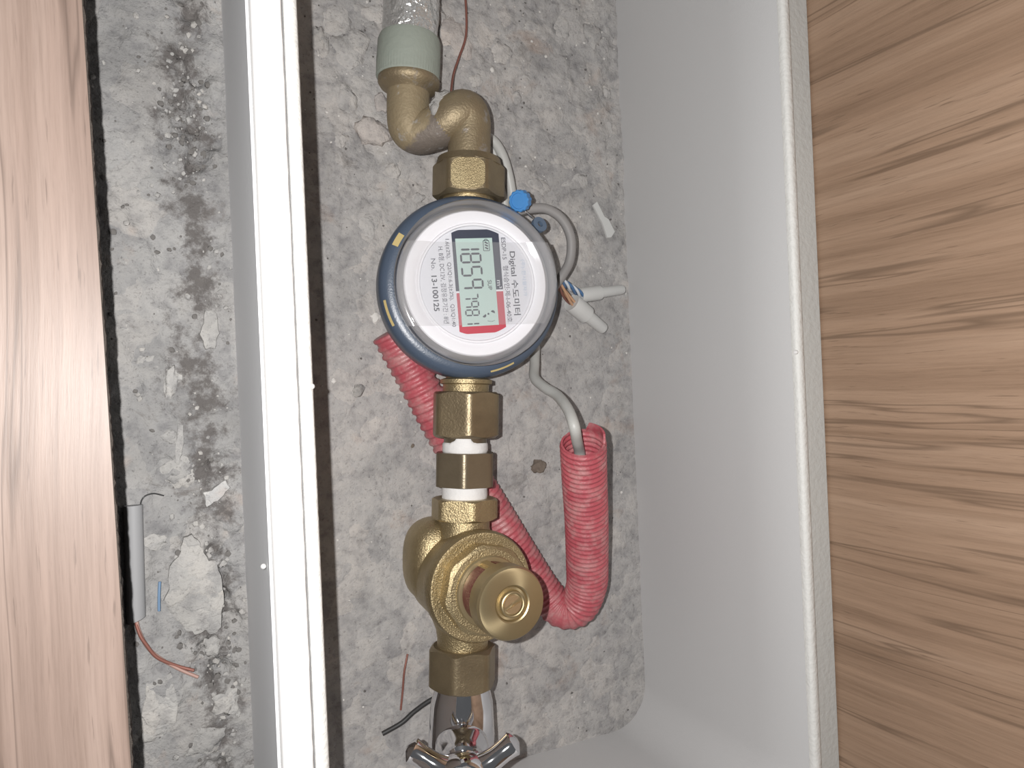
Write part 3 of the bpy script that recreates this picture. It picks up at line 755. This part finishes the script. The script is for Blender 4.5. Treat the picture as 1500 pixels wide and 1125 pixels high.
for z, r, k in ((.0920, .0090, 0), (.0935, .0086, 1), (.0955, .0066, 1), (.0966, .0040, 1), (.0968, .0015, 0)):
    rows.append([((r + k * (.0004 if j % 2 else -.0004)) * math.cos(2 * math.pi * (j + .5 * (z > .095)) / 22), (r + k * (.0004 if j % 2 else -.0004)) * math.sin(2 * math.pi * (j + .5 * (z > .095)) / 22), z) for j in range(22)])
MB().grid(rows, True, True, True).build('faceted_cap', 'crystal', sv, 3)

# ------------------------------------------------------------------ red corrugated conduit
path = [at(572, 486, .013), at(607, 550, .0125), at(660, 648, .012), at(716, 738, .012), at(764, 816, .0125), at(798, 868, .015), at(822, 892, .019), at(846, 888, .025), at(859, 858, .033), at(860, 820, .042), at(859, 760, .055), at(856, 700, .068), at(854, 648, .079)]
pts = spline(path, 620); fr = frames(pts)
acc = 0; rows = []; prev = pts[0]; phase = 0
SEGC = 36; mlen = len(pts)
tl = sum((b - a).length for a, b in zip(pts, pts[1:]))
for i, (p, (t, a, b)) in enumerate(zip(pts, fr)):
    ds = (p - prev).length; acc += ds; prev = p; u = acc / tl
    pitch = .0049 if u < .24 else .0031
    phase += ds / pitch * 2 * math.pi
    r = .0102 + .0014 * min(1, max(0, (u - .55) / .15)); k = math.sin(phase)
    amp = .00070 if u < .24 else .00042
    rr = r + amp * max(-.6, min(1, k * 1.5))
    row = [p + (a * math.cos(2 * math.pi * j / SEGC) + b * math.sin(2 * math.pi * j / SEGC)) * rr for j in range(SEGC)]
    if i >= mlen - 4:
        tt, aa, bb = fr[-1]
        jf = max(range(SEGC), key=lambda j: ((a * math.cos(2 * math.pi * j / SEGC) + b * math.sin(2 * math.pi * j / SEGC))).dot(Vector((.10, 1, .45))))
        for j in range(SEGC):
            dj = (j - jf + SEGC // 2) % SEGC - SEGC // 2
            e = .0045 if -4 <= dj <= 3 else (.0006 * noise.noise(Vector((j * .7, 0, 0))))
            row[j] = row[j] + t * e * (i - mlen + 5) / 4
    rows.append(row)
inner = []
for i in range(mlen - 1, mlen - 130, -1):
    p = pts[i]; t, a, b = fr[i]; src = rows[i]
    base = p
    inner.append([v - ((v - p) - t * (v - p).dot(t)).normalized() * .0011 for v in src])
cd = thing('corrugated_conduit', 'red corrugated plastic conduit curling up with an open end', 'conduit', at(800, 870, 0))
MB().grid(rows + inner, True, True, False).build('conduit_wall', 'conduit_red', cd, 60, world=True)

# ------------------------------------------------------------------ cables and wires
def cable(name, pts, r, mat, label, cat='cable', seg=14, n=None, group=None):
    return single(MB().tube(pts, r, seg, n=n or 10 * len(pts)), name, mat, label, cat, group, 60)
cable('cable', [at(700, 196, .010), at(722, 206, .012), at(736, 228, .014), at(745, 258, .014), at(751, 292, .012), at(760, 340, .008), at(775, 430, .008), at(783, 500, .014), at(783, 532, .024), at(783, 553, .034), at(797, 567, .045), at(817, 580, .058), at(832, 600, .074), at(841, 624, .0835), at(845, 645, .078), at(848.5, 660, .070), at(851, 680, .0655)], .0029, 'cable_light',
      'pale grey cable passing under the meter into the red conduit')
cable('cable', [at(706, 205, .008), at(722, 220, .010), at(731, 246, .010), at(738, 285, .010), at(742, 330, .006)], .0024, 'cable_light', 'second pale cable tucked beside the brass elbow, left of the blue seal')
cable('cable', [at(755, 310, .040), at(775, 306, .042), at(800, 306, .044), at(823, 321, .045), at(836, 348, .044), at(835, 380, .040), at(824, 403, .034), at(808, 425, .028)], .0027, 'cable_grey', 'short dark grey cable looping from the blue seal to the wire connectors')
def twist(label, a, b, mats, r=.0009, turns=2.5, R_=.0011, name='twisted_wires'):
    P = spline(a, 40); F = frames(P); root = thing(name, label, 'wires', P[-1] - Vector((0, 0, .003)))
    for k, m in enumerate(mats):
        pts = []
        for i, (p, (t, u, v)) in enumerate(zip(P, F)):
            q_ = 2 * math.pi * (turns * i / 39 + k / len(mats)); pts.append(p + (u * math.cos(q_) + v * math.sin(q_)) * R_)
        MB().tube(pts, r, 8, smooth=False).build('wire', m, root, 60, world=True)
    return root
twist('blue and white wires twisted together beside the meter rim', [at(816, 408, .032), at(828, 416, .026), at(840, 424, .020), at(852, 432, .014)], None, ('wire_blue', 'wire_white', 'wire_blue', 'wire_white'), .0009, 1.2, .0014)
twist('tan wires running from the meter rim into the lower connector', [at(816, 414, .030), at(824, 426, .024), at(833, 438, .018), at(842, 447, .014)], None, ('wire_tan', 'wire_copper', 'wire_tan', 'wire_tan'), .00085, .35, .0015)
def connector(a, b, split, r1, r2, label):
    a = Vector(a); b = Vector(b); L = (b - a).length
    mb = MB().lathe([(r1 * .72, .0004), (r1 * .95, 0), (r1, .0012), (r1 * 1.02, L * split * .6), (r1 * 1.0, L * split), (r2 * 1.12, L * split + .0003), (r2 * 1.05, L * .95), (r2 * .92, L * .995), (r2 * .4, L), (.0001, L)], 28, mat=axis_mat(a, b - a))
    return single(mb, 'wire_connector', 'connector', label, 'connector', 'crimp wire connectors')
connector(at(848, 433, .0125), at(912, 424, .0060), .45, .0046, .0031, 'white plastic wire connector pointing at the grey box wall')
connector(at(837, 443, .0150), at(884, 482, .0068), .45, .0058, .0036, 'white plastic wire connector pointing down right from the meter')
# fine wire by the elbow, wires on the ledge
cable('copper_wire', [at(680, -25, .004), at(683, 20, .006), at(682, 55, .006), at(672, 85, .008), at(664, 110, .012), at(660, 140, .022)], .0007, 'wire_copper', 'thin dark copper wire rising from behind the brass elbow', 'wire', 8)
cable('copper_wire', [at(597, 958, .001), at(592, 985, .002), at(590, 1010, .001), at(587, 1040, .001)], .0006, 'wire_copper', 'fine reddish wire on the floor left of the valve outlet nut', 'wire', 8)
cable('black_strand', [at(560, 1075, .0012), at(588, 1059, .002), at(606, 1043, .003), at(630, 1026, .006), at(660, 1012, .010)], .0013, 'strand_black', 'thin dark strand reaching under the chrome-handled stop valve', 'cable', 10)  # thin dark tube along the floor, rising under the stop valve
# grey sleeve with pink wires
g0 = at(195, 740, LZ + .0035); g1 = at(199.5, 908, LZ + .0035)
rows = []
for i in range(30):
    p = g0.lerp(g1, i / 29); d = (g1 - g0).normalized(); A = d.cross(Vector((0, 0, 1))).normalized(); B = A.cross(d)
    rr = .0034
    rows.append([p + (A * math.cos(2 * math.pi * j / 24) * 1.02 + B * math.sin(2 * math.pi * j / 24)) * rr + d * (.0012 * math.cos(2 * math.pi * j / 24) if i == 29 else 0) for j in range(24)])
single(MB().grid(rows, True, True, True), 'cable_sleeve', 'cable_grey', 'short piece of grey cable sleeve on the ledge beside the wood panel', 'cable', None, 40).active_material = M['sleeve_grey']
tw = thing('twisted_wires', 'pink copper wires trailing from the end of the grey cable sleeve', 'wires', at(220, 945, LZ))
MB().tube([at(199, 906, LZ + .003), at(204, 925, LZ + .003), at(216, 948, LZ + .0025), at(234, 964, LZ + .0022), at(262, 980, LZ + .002), at(290, 992, LZ + .002)], .00075, 8, n=40).build('wire', 'wire_pink', tw, 60, world=True)
MB().tube([at(197, 906, LZ + .003), at(205, 930, LZ + .0035), at(214, 944, LZ + .0035), at(230, 963, LZ + .003), at(258, 975, LZ + .002), at(284, 982, LZ + .002)], .0007, 8, n=40).build('wire', 'wire_copper', tw, 60, world=True)
cable('blue_wire', [at(234, 852, LZ + .0016), at(233, 872, LZ + .0018), at(233, 895, LZ + .0016)], .0006, 'wire_pale_blue', 'short blue wire end sticking out of the ledge', 'wire', 8)
cable('black_strand', [at(240, 726, LZ + .001), at(224, 723, LZ + .0015), at(211, 728, LZ + .0018), at(206, 740, LZ + .0018), at(212, 755, LZ + .001)], .0003, 'strand_black', 'thin curled dark wire above the grey cable sleeve on the ledge', 'wire', 6)
# pale scrap of plastic on the pit floor
pp = [at(x, y, .0012) for x, y in ((867, 301), (873, 296), (884, 318), (890, 322), (899, 340), (894, 348), (888, 349), (881, 328))]
single(MB().grid([[p for p in pp], [p + Vector((0, 0, .0014)) for p in pp]], True, True, True), 'plastic_scrap', 'connector', 'thin pale plastic scrap on the floor beside the grey box wall', 'scrap').active_material = M['connector']
